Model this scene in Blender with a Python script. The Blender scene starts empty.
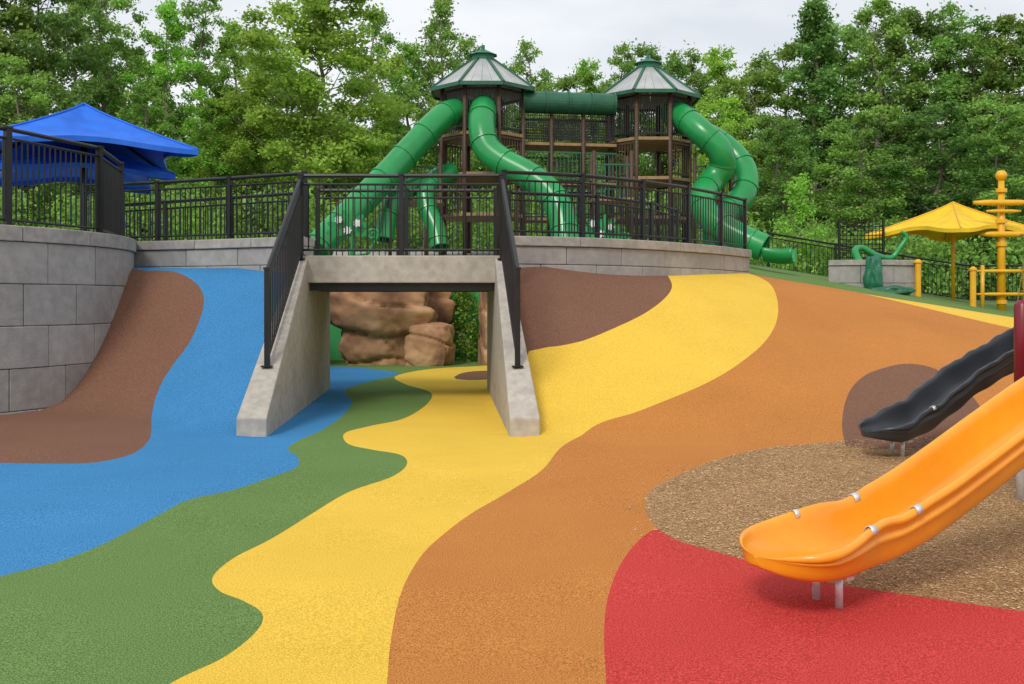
import bpy, math, random
import numpy as np
from mathutils import Vector, Matrix, noise
from mathutils.geometry import delaunay_2d_cdt

scene = bpy.context.scene
COL = scene.collection
random.seed(7)
RNG = np.random.default_rng(11)
scene.view_settings.view_transform = 'Standard'
scene.view_settings.look = 'None'
scene.view_settings.exposure = 0

EYE = 1.6
# ---------------------------------------------------------------- helpers
WLOC = {}
def tag(o, label=None, category=None, group=None, kind=None):
    if label: o["label"] = label
    if category: o["category"] = category
    if group: o["group"] = group
    if kind: o["kind"] = kind
    return o

def empty(name, loc, **k):
    o = bpy.data.objects.new(name, None)
    o.empty_display_size = 0.2
    o.location = loc
    COL.objects.link(o)
    WLOC[o.name] = Vector(loc)
    tag(o, **k)
    return o

class MB:
    """collects geometry in world coordinates for one part"""
    def __init__(s): s.v = []; s.f = []; s.m = []
    def add(s, vs, fs, mi=0):
        b = len(s.v)
        s.v += [tuple(p) for p in vs]
        for f in fs:
            s.f.append(tuple(i + b for i in f)); s.m.append(mi)
    def box(s, c, size, rz=0.0, mi=0, M=None):
        sx, sy, sz = [a / 2 for a in size]
        pts = [Vector((x, y, z)) for x in (-sx, sx) for y in (-sy, sy) for z in (-sz, sz)]
        R = M if M is not None else Matrix.Rotation(rz, 3, 'Z')
        pts = [R @ p + Vector(c) for p in pts]
        s.add(pts, [(0, 1, 3, 2), (4, 6, 7, 5), (0, 4, 5, 1), (2, 3, 7, 6), (0, 2, 6, 4), (1, 5, 7, 3)], mi)
    def beam(s, a, b, w, h=None, mi=0):
        a = Vector(a); b = Vector(b); h = h or w
        d = b - a; L = d.length
        if L < 1e-6: return
        x = d.normalized()
        up = Vector((0, 0, 1)) if abs(x.z) < 0.95 else Vector((0, 1, 0))
        y = up.cross(x).normalized(); z = x.cross(y)
        M = Matrix((x, y, z)).transposed()
        s.box((a + b) / 2, (L, w, h), M=M, mi=mi)
    def tube(s, path, r, seg=8, caps=True, mi=0):
        P = [Vector(p) for p in path]; n = len(P)
        R = r if isinstance(r, (list, tuple)) else [r] * n
        t0 = (P[1] - P[0]).normalized()
        ref = Vector((0, 0, 1)) if abs(t0.z) < 0.9 else Vector((1, 0, 0))
        u = t0.cross(ref).normalized()
        vs = []
        for i in range(n):
            if i == 0: t = P[1] - P[0]
            elif i == n - 1: t = P[-1] - P[-2]
            else: t = P[i + 1] - P[i - 1]
            t.normalize()
            u = (u - t * u.dot(t)).normalized(); w = t.cross(u)
            for k in range(seg):
                a = 2 * math.pi * k / seg
                vs.append(P[i] + (u * math.cos(a) + w * math.sin(a)) * R[i])
        fs = []
        for i in range(n - 1):
            for k in range(seg):
                a = i * seg + k; b = i * seg + (k + 1) % seg
                fs.append((a, b, b + seg, a + seg))
        if caps:
            fs.append(tuple(range(seg))[::-1]); fs.append(tuple((n - 1) * seg + k for k in range(seg)))
        s.add(vs, fs, mi)
    def prism(s, poly, z0, z1, mi=0):
        n = len(poly)
        vs = [(x, y, z0) for x, y in poly] + [(x, y, z1) for x, y in poly]
        fs = [tuple(range(n))[::-1], tuple(range(n, 2 * n))] + [(i, (i + 1) % n, n + (i + 1) % n, n + i) for i in range(n)]
        s.add(vs, fs, mi)
    def obj(s, name, mats, parent=None, smooth=False, bevel=0, subsurf=0, loc=None, **k):
        me = bpy.data.meshes.new(name)
        off = Vector((0, 0, 0))
        if parent is not None: off = WLOC[parent.name]
        own = Vector((0, 0, 0))
        if parent is None and loc is not None: own = Vector(loc)
        off = off + own
        me.from_pydata([(v[0] - off.x, v[1] - off.y, v[2] - off.z) for v in s.v], [], s.f)
        if not isinstance(mats, (list, tuple)): mats = [mats]
        for m in mats: me.materials.append(m)
        me.polygons.foreach_set('material_index', s.m)
        me.polygons.foreach_set('use_smooth', [smooth] * len(s.f))
        me.update()
        o = bpy.data.objects.new(name, me)
        COL.objects.link(o)
        if parent is not None:
            o.parent = parent; WLOC[o.name] = WLOC[parent.name].copy()
        else:
            o.location = own; WLOC[o.name] = own
        if bevel:
            b = o.modifiers.new('b', 'BEVEL'); b.width = bevel; b.segments = 2; b.limit_method = 'ANGLE'; b.angle_limit = math.radians(35)
        if subsurf:
            m = o.modifiers.new('s', 'SUBSURF'); m.levels = subsurf; m.render_levels = subsurf
        tag(o, **k)
        return o

def catmull(pts, n=8, closed=False):
    pts = [Vector(p) for p in pts]; out = []
    N = len(pts)
    for i in range(N - 1):
        p0 = pts[max(i - 1, 0)]; p1 = pts[i]; p2 = pts[i + 1]; p3 = pts[min(i + 2, N - 1)]
        for j in range(n):
            t = j / n
            out.append(0.5 * ((2 * p1) + (p2 - p0) * t + (2 * p0 - 5 * p1 + 4 * p2 - p3) * t * t + (3 * p1 - p0 - 3 * p2 + p3) * t ** 3))
    out.append(pts[-1]); return out

def lerp(a, b, t): return a + (b - a) * t
def clamp(t, a=0., b=1.): return max(a, min(b, t))
def sst(t): t = clamp(t); return t * t * (3 - 2 * t)

# ---------------------------------------------------------------- materials
def node_mat(name):
    m = bpy.data.materials.new(name); m.use_nodes = True
    nt = m.node_tree; nt.nodes.clear()
    out = nt.nodes.new('ShaderNodeOutputMaterial')
    b = nt.nodes.new('ShaderNodeBsdfPrincipled')
    nt.links.new(b.outputs[0], out.inputs[0])
    return m, nt, b, out

def surf(name, c1, c2=None, scale=5, rough=.6, bump=0.0, bscale=None, metal=0.0, detail=4,
         stain=0.0, stain_scale=.6, island=0.0, spec=.5, c3=None, lo=.35, hi=.65, coat=0.0):
    m, nt, b, out = node_mat(name)
    L = nt.links.new
    geo = nt.nodes.new('ShaderNodeNewGeometry')
    c2 = c2 or tuple(x * .8 for x in c1)
    n = nt.nodes.new('ShaderNodeTexNoise'); n.inputs['Scale'].default_value = scale; n.inputs['Detail'].default_value = detail
    L(geo.outputs['Position'], n.inputs['Vector'])
    r = nt.nodes.new('ShaderNodeValToRGB')
    r.color_ramp.elements[0].position = lo; r.color_ramp.elements[1].position = hi
    r.color_ramp.elements[0].color = (*c2, 1); r.color_ramp.elements[1].color = (*c1, 1)
    if c3:
        e = r.color_ramp.elements.new((lo + hi) / 2); e.color = (*c3, 1)
    L(n.outputs['Fac'], r.inputs['Fac'])
    col = r.outputs['Color']
    if stain:
        n2 = nt.nodes.new('ShaderNodeTexNoise'); n2.inputs['Scale'].default_value = stain_scale; n2.inputs['Detail'].default_value = 8
        n2.inputs['Roughness'].default_value = .65
        L(geo.outputs['Position'], n2.inputs['Vector'])
        mr = nt.nodes.new('ShaderNodeMapRange'); mr.inputs['From Min'].default_value = .3; mr.inputs['From Max'].default_value = .7
        mr.inputs['To Min'].default_value = 1 - stain; mr.inputs['To Max'].default_value = 1 + stain * .35
        L(n2.outputs['Fac'], mr.inputs['Value'])
        mx = nt.nodes.new('ShaderNodeVectorMath'); mx.operation = 'SCALE'
        L(col, mx.inputs[0]); L(mr.outputs[0], mx.inputs['Scale']); col = mx.outputs[0]
    if island:
        mr = nt.nodes.new('ShaderNodeMapRange'); mr.inputs['To Min'].default_value = 1 - island; mr.inputs['To Max'].default_value = 1 + island
        L(geo.outputs['Random Per Island'], mr.inputs['Value'])
        mx = nt.nodes.new('ShaderNodeVectorMath'); mx.operation = 'SCALE'
        L(col, mx.inputs[0]); L(mr.outputs[0], mx.inputs['Scale']); col = mx.outputs[0]
    L(col, b.inputs['Base Color'])
    b.inputs['Roughness'].default_value = rough
    b.inputs['Metallic'].default_value = metal
    b.inputs['Specular IOR Level'].default_value = spec
    b.inputs['Coat Weight'].default_value = coat
    if bump:
        n3 = nt.nodes.new('ShaderNodeTexNoise'); n3.inputs['Scale'].default_value = bscale or scale * 2; n3.inputs['Detail'].default_value = 5
        L(geo.outputs['Position'], n3.inputs['Vector'])
        bp = nt.nodes.new('ShaderNodeBump'); bp.inputs['Strength'].default_value = bump; bp.inputs['Distance'].default_value = .02
        L(n3.outputs['Fac'], bp.inputs['Height']); L(bp.outputs[0], b.inputs['Normal'])
    return m

def rubber(name, c, spread=.35):
    dark = tuple(x * (1 - spread) for x in c)
    lite = tuple(min(1, x * (1 + spread * .75) + .03) for x in c)
    return surf(name, lite, dark, scale=125, rough=.92, bump=.16, bscale=160, detail=2, stain=.11, stain_scale=.5, spec=.15, c3=c, lo=.34, hi=.66)

M_blue = rubber('rubber_blue', (.042, .215, .45), .45)
M_green = rubber('rubber_green', (.125, .215, .055), .5)
M_yel = rubber('rubber_yellow', (.76, .49, .055), .28)
M_org = rubber('rubber_orange', (.50, .190, .040), .40)
M_red = rubber('rubber_red', (.53, .045, .038), .38)
M_brn = rubber('rubber_brown', (.190, .090, .055), .48)
M_teal = rubber('rubber_bright_green', (.06, .38, .12), .3)
M_mul = surf('mulch', (.60, .38, .19), (.21, .11, .05), scale=80, rough=.95, bump=.7, bscale=120, detail=8, stain=.2, stain_scale=1.5, spec=.05, c3=(.42, .25, .12))
M_path = surf('path_concrete', (.36, .34, .31), (.28, .27, .25), scale=20, rough=.9, stain=.2)
M_grass = surf('grass_ground', (.10, .17, .045), (.045, .085, .02), scale=6, rough=.95, bump=.6, bscale=30, stain=.3)
M_conc = surf('concrete', (.48, .435, .375), (.38, .34, .29), scale=9, rough=.85, bump=.12, bscale=40, detail=8, stain=.22, stain_scale=1.3)
M_block = surf('wall_block', (.38, .36, .335), (.315, .30, .28), scale=7, rough=.9, bump=.25, bscale=30, detail=9, stain=.22, stain_scale=1.1, island=.11)
M_cap = surf('wall_cap', (.40, .375, .34), (.31, .29, .26), scale=9, rough=.9, bump=.2, bscale=40, detail=8, stain=.26, stain_scale=1.6, island=.05)
M_joint = surf('joint_dark', (.07, .065, .06), rough=1)
M_blk = surf('black_metal', (.012, .012, .013), (.008, .008, .009), rough=.42, spec=.4)
M_steel = surf('dark_steel', (.03, .032, .036), rough=.5)
M_rock = surf('boulder', (.60, .35, .19), (.17, .08, .045), scale=1.3, rough=.9, bump=.6, bscale=7, detail=10, stain=.38, stain_scale=1.1, c3=(.42, .22, .11), lo=.30, hi=.66)
M_gpl = surf('green_plastic', (.018, .29, .075), (.014, .25, .062), scale=1.2, rough=.28, stain=.14, stain_scale=2)
M_gdk = surf('dark_green_metal', (.016, .12, .06), (.012, .09, .045), rough=.45)
M_gmid = surf('mid_green_plastic', (.012, .15, .075), (.01, .12, .06), rough=.45)
M_wood = surf('brown_post', (.085, .048, .028), (.06, .034, .02), rough=.6, scale=12)
M_deck = surf('tan_deck', (.34, .22, .11), (.25, .16, .08), rough=.7, scale=8)
M_roof = surf('roof_metal', (.46, .47, .46), (.38, .39, .38), rough=.42, scale=3, metal=.2, island=.07)
M_opl = surf('orange_plastic', (.90, .37, .014), (.82, .31, .012), scale=1.5, rough=.30, stain=.12, stain_scale=5, coat=.2)
M_dpl = surf('charcoal_plastic', (.034, .038, .046), (.024, .027, .032), scale=2, rough=.36, stain=.2)
M_galv = surf('galvanised_metal', (.70, .70, .71), (.6, .6, .61), scale=30, rough=.38, metal=.4)
M_redp = surf('maroon_metal', (.20, .008, .02), rough=.35)
M_bfab = surf('blue_fabric', (.012, .16, .74), (.009, .12, .60), scale=3, rough=.75, stain=.1)
M_yfab = surf('yellow_fabric', (.85, .56, .01), (.74, .48, .01), scale=3, rough=.75, stain=.1)
M_ymet = surf('yellow_metal', (.78, .42, .012), (.7, .36, .01), rough=.4)
M_rope = surf('rope', (.30, .20, .05), rough=.9)
M_white = surf('white_plastic', (.75, .75, .72), rough=.4)
M_bark = surf('bark', (.27, .23, .18), (.12, .10, .075), scale=14, rough=.95, bump=.8, bscale=20)
M_chip = surf('wood_chip', (.62, .41, .21), (.40, .24, .115), scale=9, rough=.9, island=.30)

def leaf_mat(name, c1, c2, tr):
    m, nt, b, out = node_mat(name); L = nt.links.new
    geo = nt.nodes.new('ShaderNodeNewGeometry'); oi = nt.nodes.new('ShaderNodeObjectInfo')
    r = nt.nodes.new('ShaderNodeValToRGB')
    r.color_ramp.elements[0].color = (*c2, 1); r.color_ramp.elements[1].color = (*c1, 1)
    L(geo.outputs['Random Per Island'], r.inputs[0])
    hs = nt.nodes.new('ShaderNodeHueSaturation')
    mr = nt.nodes.new('ShaderNodeMapRange'); mr.inputs['To Min'].default_value = .488; mr.inputs['To Max'].default_value = .520
    L(oi.outputs['Random'], mr.inputs['Value']); L(mr.outputs[0], hs.inputs['Hue'])
    mr2 = nt.nodes.new('ShaderNodeMapRange'); mr2.inputs['To Min'].default_value = .85; mr2.inputs['To Max'].default_value = 1.2
    mth = nt.nodes.new('ShaderNodeMath'); mth.operation = 'FRACT'
    ml = nt.nodes.new('ShaderNodeMath'); ml.operation = 'MULTIPLY'; ml.inputs[1].default_value = 7.31
    L(oi.outputs['Random'], ml.inputs[0]); L(ml.outputs[0], mth.inputs[0]); L(mth.outputs[0], mr2.inputs['Value'])
    n = nt.nodes.new('ShaderNodeTexNoise'); n.inputs['Scale'].default_value = .55; n.inputs['Detail'].default_value = 2
    L(geo.outputs['Position'], n.inputs['Vector'])
    mr3 = nt.nodes.new('ShaderNodeMapRange'); mr3.inputs['From Min'].default_value = .35; mr3.inputs['From Max'].default_value = .65
    mr3.inputs['To Min'].default_value = .78; mr3.inputs['To Max'].default_value = 1.2
    L(n.outputs['Fac'], mr3.inputs['Value'])
    mm = nt.nodes.new('ShaderNodeMath'); mm.operation = 'MULTIPLY'
    L(mr2.outputs[0], mm.inputs[0]); L(mr3.outputs[0], mm.inputs[1]); L(mm.outputs[0], hs.inputs['Value'])
    L(r.outputs[0], hs.inputs['Color'])
    L(hs.outputs[0], b.inputs['Base Color'])
    b.inputs['Roughness'].default_value = .55; b.inputs['Specular IOR Level'].default_value = .25
    t = nt.nodes.new('ShaderNodeBsdfTranslucent'); L(hs.outputs[0], t.inputs[0])
    mx = nt.nodes.new('ShaderNodeMixShader'); mx.inputs[0].default_value = tr
    L(b.outputs[0], mx.inputs[1]); L(t.outputs[0], mx.inputs[2]); L(mx.outputs[0], out.inputs[0])
    return m
M_leafA = leaf_mat('leaf_fresh', (.42, .66, .10), (.22, .40, .055), .46)
M_leafB = leaf_mat('leaf_mid', (.35, .54, .115), (.17, .30, .06), .45)
M_leafC = leaf_mat('leaf_dark', (.25, .41, .09), (.115, .21, .05), .42)

# ---------------------------------------------------------------- terrain
def inL(y): return -3.10 - .066 * (y - 15.2)     # passage inner faces
def inR(y): return -.26 - .066 * (y - 15.2)
PIT = [(-6.2, 18.0), (-6.4, 22.), (-6.0, 26.8), (-2, 27.4), (.6, 26.6), (1.2, 22), (.9, 18.0)]
HOLE = [(inR(11.7) + .12, 11.72), (inR(17.95) + .12, 17.95)] + [(PIT[6][0], 17.95)] + PIT[5:0:-1] + [(PIT[0][0], 17.95)] + \
       [(inL(17.95) - .12, 17.95), (inL(11.7) - .12, 11.72)]

def H(x, y):
    y0 = np.interp(x, [-6.2, -5, -3.4, 1, 4], [14.6, 13.7, 11.75, 11.75, 10.9])
    y1 = np.interp(x, [-4, -3, .5, 5.2], [17.1, 16.5, 16.5, 21.])
    t = clamp((y - y0) / (y1 - y0))
    k = .42 * t + .58 * t * t * (3 - 2 * t)
    P = 2.15 - .17 * min(max(0, x - 5), 9.) + .1 * clamp(y - 21, 0, 9)
    P += .35 * clamp((y - 36) / 30)
    return P * k + .014 * noise.noise(Vector((x * .7, y * .7, 3))) * clamp(abs(y - 11.72) / 1.5)

def pip(pts, poly):
    x = pts[:, 0]; y = pts[:, 1]; ins = np.zeros(len(pts), bool)
    n = len(poly)
    for i in range(n):
        x1, y1 = poly[i][0], poly[i][1]; x2, y2 = poly[(i + 1) % n][0], poly[(i + 1) % n][1]
        if y1 == y2: continue
        c = ((y1 > y) != (y2 > y)) & (x < (x2 - x1) * (y - y1) / (y2 - y1) + x1)
        ins ^= c
    return ins

def survey(px, py):
    """site survey: bearing/elevation reading -> ground position"""
    u = (px - 512) / 1000.; v = (300 - py) / 1000.
    if v < 0:
        D = -EYE / v
        if pip(np.array([[u * D, D]]), HOLE)[0]: return (u * D, D)
    D = 2.0
    while D < 60:
        if EYE + v * D <= H(u * D, D): return (u * D, D)
        D += .03
    return (u * 21, 21)

def sv(L, n=7):
    return [(p.x, p.y) for p in catmull([(*survey(*q), 0) for q in L], n)]

blue = sv([(-40, 596), (0, 578), (60, 561), (110, 541), (160, 515), (190, 500), (235, 490), (270, 478), (296, 468), (298, 458), (288, 449), (300, 440), (322, 430), (342, 416), (352, 402), (346, 390), (372, 381), (398, 373), (362, 368), (325, 366)])
blue = blue + [(-30, 26), (-30, blue[0][1] - .3)]
green = sv([(120, 720), (173, 684), (225, 657), (257, 632), (262, 614), (243, 602), (219, 592), (213, 577), (234, 559), (270, 540), (310, 515), (350, 492), (392, 477), (407, 464), (400, 455), (372, 450), (348, 444), (345, 433), (370, 426), (405, 418), (428, 403), (430, 392), (405, 384), (396, 376), (430, 369), (480, 366)])
green = green + [(1.5, 27.8), (-30, 27.8), (-30, 2), (green[0][0] - 1, 2)]
yel = sv([(382, 760), (387, 684), (391, 640), (399, 600), (412, 570), (432, 545), (470, 515), (510, 491), (542, 470), (563, 446), (592, 428), (640, 411), (700, 387), (740, 363), (768, 338), (778, 314), (775, 292), (768, 282)])
yel = yel + [(4.9, 21.2), (-30, 21.2), (-30, 1), (yel[0][0], 1)]
brn1 = [(-.05, 12.6)] + sv([(529, 352), (560, 346), (600, 335), (640, 316), (663, 300), (672, 287), (668, 276)]) + [(2.6, 18.2), (0, 16.9)]
brn2 = sv([(146, 271), (172, 272), (190, 279), (202, 292), (203, 310), (191, 340), (173, 365), (159, 390), (152, 415), (150, 438), (132, 454), (92, 463), (40, 464), (-30, 462)]) + [(-10, 11), (-9.5, 16), (-7, 17.5)]
brn3 = sv([(846, 447), (842, 425), (846, 400), (856, 383), (876, 371), (905, 364), (932, 368), (952, 380), (975, 400), (990, 425), (992, 445)]) + [(5.0, 10.6), (4.0, 10.7)]
brn4 = sv([(454, 377), (462, 373), (476, 371), (492, 371), (500, 375), (490, 379), (470, 380), (456, 379)])
mul = sv([(700, 548), (672, 538), (653, 524), (645, 505), (652, 490), (680, 474), (720, 459), (775, 447), (830, 442), (900, 439), (960, 436), (1030, 431), (1100, 430)]) + [(9.5, 11.5), (11, 8), (9, 5.2)]
mul = mul + sv([(1150, 630), (1024, 613), (940, 600), (860, 588), (800, 577), (750, 562), (700, 548)])
red = sv([(606, 760), (606, 684), (604, 640), (607, 603), (619, 568), (638, 542), (660, 528), (700, 530)]) + [(2.5, 7.5), (9, 7.5), (9, 1), (.5, 1)]
yel2 = [(7.2, 20.5), (8.1, 18.9), (9.3, 17.5), (12, 16.0), (17, 15.5), (18, 22.5), (12, 21.9), (10, 21.4), (8.6, 21.1)]
grn2 = [(4.85, 20.95), (6.3, 20.85), (7.5, 20.95), (8.8, 21.15), (10, 21.4), (12, 21.9), (18, 22.5), (60, 25), (60, 31), (4.2, 31), (4.4, 23)]
WALLR = catmull([(-.05, 16.35, 0), (1.3, 16.85, 0), (2.6, 17.85, 0), (3.9, 19.3, 0), (5.0, 21.0, 0)], 8)
WALLB = catmull([(-7.9, 18.3, 0), (-5.9, 17.65, 0), (-4.5, 17.0, 0), (-3.45, 16.5, 0)], 8)
terr = [(p.x, p.y) for p in WALLB] + [(p.x, p.y) for p in WALLR] + [(4.6, 23), (4.6, 31), (-14, 31), (-14, 18.2)]

def dens(pl, step=.45):
    out = []
    for i in range(len(pl)):
        a = pl[i]; b = pl[(i + 1) % len(pl)]
        n = max(1, int(math.dist(a, b) / step))
        for j in range(n): out.append((lerp(a[0], b[0], j / n), lerp(a[1], b[1], j / n)))
    return out

def build_ground():
    verts = []; edges = []
    def poly(pl):
        pl = dens(pl)
        b = len(verts)
        for p in pl: verts.append((float(p[0]), float(p[1])))
        for i in range(len(pl)): edges.append((b + i, b + (i + 1) % len(pl)))
    for pl in (blue, green, yel, brn1, brn2, brn3, brn4, mul, red, yel2, grn2, terr, HOLE): poly(pl)
    for x in np.arange(-16, 20.1, .4):
        for y in np.arange(0.4, 34, .4):
            verts.append((float(x + random.uniform(-.05, .05)), float(y + random.uniform(-.05, .05))))
    for x in np.linspace(-400, 400, 33):
        for y in np.linspace(-60, 900, 33):
            if not (-17 < x < 21 and -.5 < y < 35): verts.append((float(x), float(y)))
    for x in np.arange(-60, 60, 6):
        for y in np.arange(35.5, 70, 6): verts.append((float(x), float(y)))
    res = delaunay_2d_cdt([Vector(v) for v in verts], edges, [], 0, 1e-5)
    V = np.array([(v.x, v.y) for v in res[0]]); F = [f for f in res[2] if len(f) == 3]
    C = np.array([V[list(f)].mean(axis=0) for f in F])
    low = pip(C, HOLE)
    T = {k: pip(C, p) for k, p in dict(terr=terr, g2=grn2, y2=yel2, b1=brn1, b2=brn2, b3=brn3, b4=brn4, mul=mul, red=red, blue=blue, green=green, yel=yel).items()}
    mats = [M_org, M_blue, M_green, M_yel, M_red, M_brn, M_mul, M_path, M_grass, M_teal]
    nv = []; idx = {}; nf = []; mi = []
    def vid(i, lo):
        k = (i, lo)
        if k not in idx:
            idx[k] = len(nv); x, y = V[i]
            nv.append((x, y, 0.0 if lo else H(x, y)))
        return idx[k]
    for j, f in enumerate(F):
        lo = bool(low[j]); x, y = C[j]
        if lo: m = 5 if T['b4'][j] else 1 if T['blue'][j] else 2 if T['green'][j] else 3
        elif y > 31 or x < -16 or x > 30: m = 8
        elif T['terr'][j]: m = 7
        elif T['y2'][j]: m = 3
        elif T['g2'][j]: m = 2
        elif T['b1'][j] or T['b2'][j] or T['b3'][j]: m = 5
        elif T['mul'][j]: m = 6
        elif T['red'][j]: m = 4
        elif T['blue'][j]: m = 1
        elif T['green'][j]: m = 2
        elif T['yel'][j]: m = 3
        else: m = 0
        nf.append([vid(i, lo) for i in f]); mi.append(m)
    ed = {}
    for j, f in enumerate(F):
        for a, b in ((f[0], f[1]), (f[1], f[2]), (f[2], f[0])):
            ed.setdefault((min(a, b), max(a, b)), []).append((j, a, b))
    for k, l in ed.items():
        if len(l) == 2 and low[l[0][0]] != low[l[1][0]]:
            j, a, b = l[0] if low[l[0][0]] else l[1]
            if max(V[a][1], V[b][1]) < 11.9: continue
            nf.append([vid(a, True), vid(b, True), vid(b, False), vid(a, False)][::-1]); mi.append(9 if V[a][1] > 17.8 else 7)
    me = bpy.data.meshes.new('ground'); me.from_pydata(nv, [], nf)
    for m in mats: me.materials.append(m)
    me.polygons.foreach_set('material_index', mi)
    me.polygons.foreach_set('use_smooth', [len(f) == 3 for f in nf]); me.update()
    o = bpy.data.objects.new('ground', me); COL.objects.link(o)
    tag(o, kind='structure', label='rubber play surface in blue, green, yellow, orange and red bands')
    return o
build_ground()

def chips():
    n = 90000
    xy = np.stack([RNG.uniform(1, 8, n), RNG.uniform(4.6, 12, n)], 1)
    xy = xy[pip(xy, mul)]
    vs = []; fs = []
    for i, (x, y) in enumerate(xy):
        L = random.uniform(.004, .013); w = random.uniform(.002, .005); a = random.uniform(0, 6.28)
        if random.random() < .02: L *= 2
        t = random.uniform(-.5, .5); c = math.cos(a); s = math.sin(a); z = H(x, y) + random.uniform(.002, .009)
        b = len(vs)
        for p, q in ((-L, -w), (L, -w * .6), (L * .9, w), (-L, w * .8)):
            vs.append((x + p * c - q * s, y + p * s + q * c, z + p * t * .4 + q * .3))
        fs.append((b, b + 1, b + 2, b + 3))
    me = bpy.data.meshes.new('wood_chips'); me.from_pydata(vs, [], fs); me.materials.append(M_chip)
    o = bpy.data.objects.new('wood_chips', me); COL.objects.link(o)
    tag(o, kind='stuff', label='loose tan wood chip mulch on the play area', category='wood chips')
chips()

def litter():
    vs = []; fs = []
    edge = sv([(672, 538), (653, 524), (645, 505), (652, 490), (680, 474), (720, 459)], 6)
    for i in range(130):
        ex, ey = random.choice(edge); x = ex + random.gauss(0, .10); y = ey + random.gauss(0, .12)
        if pip(np.array([[x, y]]), mul)[0]: continue
        L = random.uniform(.005, .012); w = L * random.uniform(.3, .6); a = random.uniform(0, 6.28); c = math.cos(a); s = math.sin(a); z = H(x, y) + .006
        b = len(vs)
        for p, q in ((-L, -w), (L, -w * .6), (L * .9, w), (-L, w * .8)):
            vs.append((x + p * c - q * s, y + p * s + q * c, z + q * .4))
        fs.append((b, b + 1, b + 2, b + 3))
    me = bpy.data.meshes.new('scattered_chips'); me.from_pydata(vs, [], fs); me.materials.append(M_chip)
    o = bpy.data.objects.new('scattered_chips', me); COL.objects.link(o)
    tag(o, kind='stuff', label='stray wood chips along the edge of the mulch', category='wood chips')
litter()

# ---------------------------------------------------------------- tunnel bridge
def bridge():
    e = empty('footbridge', (-1.7, 15.2, 0), label='concrete footbridge over an underpass with sloping wing walls', category='bridge')
    for side, nm in ((-1, 'wing_wall'), (1, 'wing_wall')):
        m = MB()
        fn = inL if side < 0 else inR
        def th(y): return .36 - .045 * (y - 11.7)
        ya, yb = 11.7, 15.2
        n = 8; vs = []
        for i in range(n + 1):
            y = lerp(ya, yb, i / n); a = fn(y); b = a + side * th(y); z = lerp(.22, 2.262, i / n)
            vs += [(a, y, -.3), (b, y, -.3), (b, y, z), (a, y, z)]
        fs = [(0, 1, 2, 3), (4 * n + 3, 4 * n + 2, 4 * n + 1, 4 * n)]
        for i in range(n):
            for k in range(4):
                fs.append((4 * i + k, 4 * i + 4 + k, 4 * i + 4 + (k + 1) % 4, 4 * i + (k + 1) % 4))
        if side > 0: fs = [f[::-1] for f in fs]
        m.add(vs, fs); m.obj(nm, M_conc, e, bevel=.018)
        m = MB(); y0, y1 = 15.203, 18.1
        a0, a1 = fn(y0), fn(y1); t = .3
        q = [(a0, y0), (a0 + side * t, y0), (a1 + side * t, y1), (a1, y1)]
        if side < 0: q = q[::-1]
        m.prism(q, -.3, 1.858); m.obj('side_wall', M_conc, e)
    m = MB()
    y0, y1 = 15.17, 18.15
    m.prism([(inL(y0) - .21, y0), (inR(y0) + .21, y0), (inR(y1) + .3, y1), (inL(y1) - .3, y1)], 1.86, 2.275)
    m.obj('deck_slab', M_conc, e, bevel=.015)
    for y in (15.45, 16.6, 17.7):
        m = MB(); m.beam((inL(y) + .004, y, 1.80), (inR(y) - .004, y, 1.80), .16, .115)
        m.obj('support_beam', M_steel, e)
bridge()

# ---------------------------------------------------------------- block walls
def arclen(path):
    P = [Vector((p[0], p[1], 0)) for p in path]; s = [0]
    for i in range(1, len(P)): s.append(s[-1] + (P[i] - P[i - 1]).length)
    return P, s
def at(P, s, t):
    t = clamp(t, 0, s[-1]); i = int(np.searchsorted(s, t)); i = max(1, min(i, len(P) - 1))
    k = (t - s[i - 1]) / (s[i] - s[i - 1]); d = (P[i] - P[i - 1]).normalized()
    return P[i - 1].lerp(P[i], k), d

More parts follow.
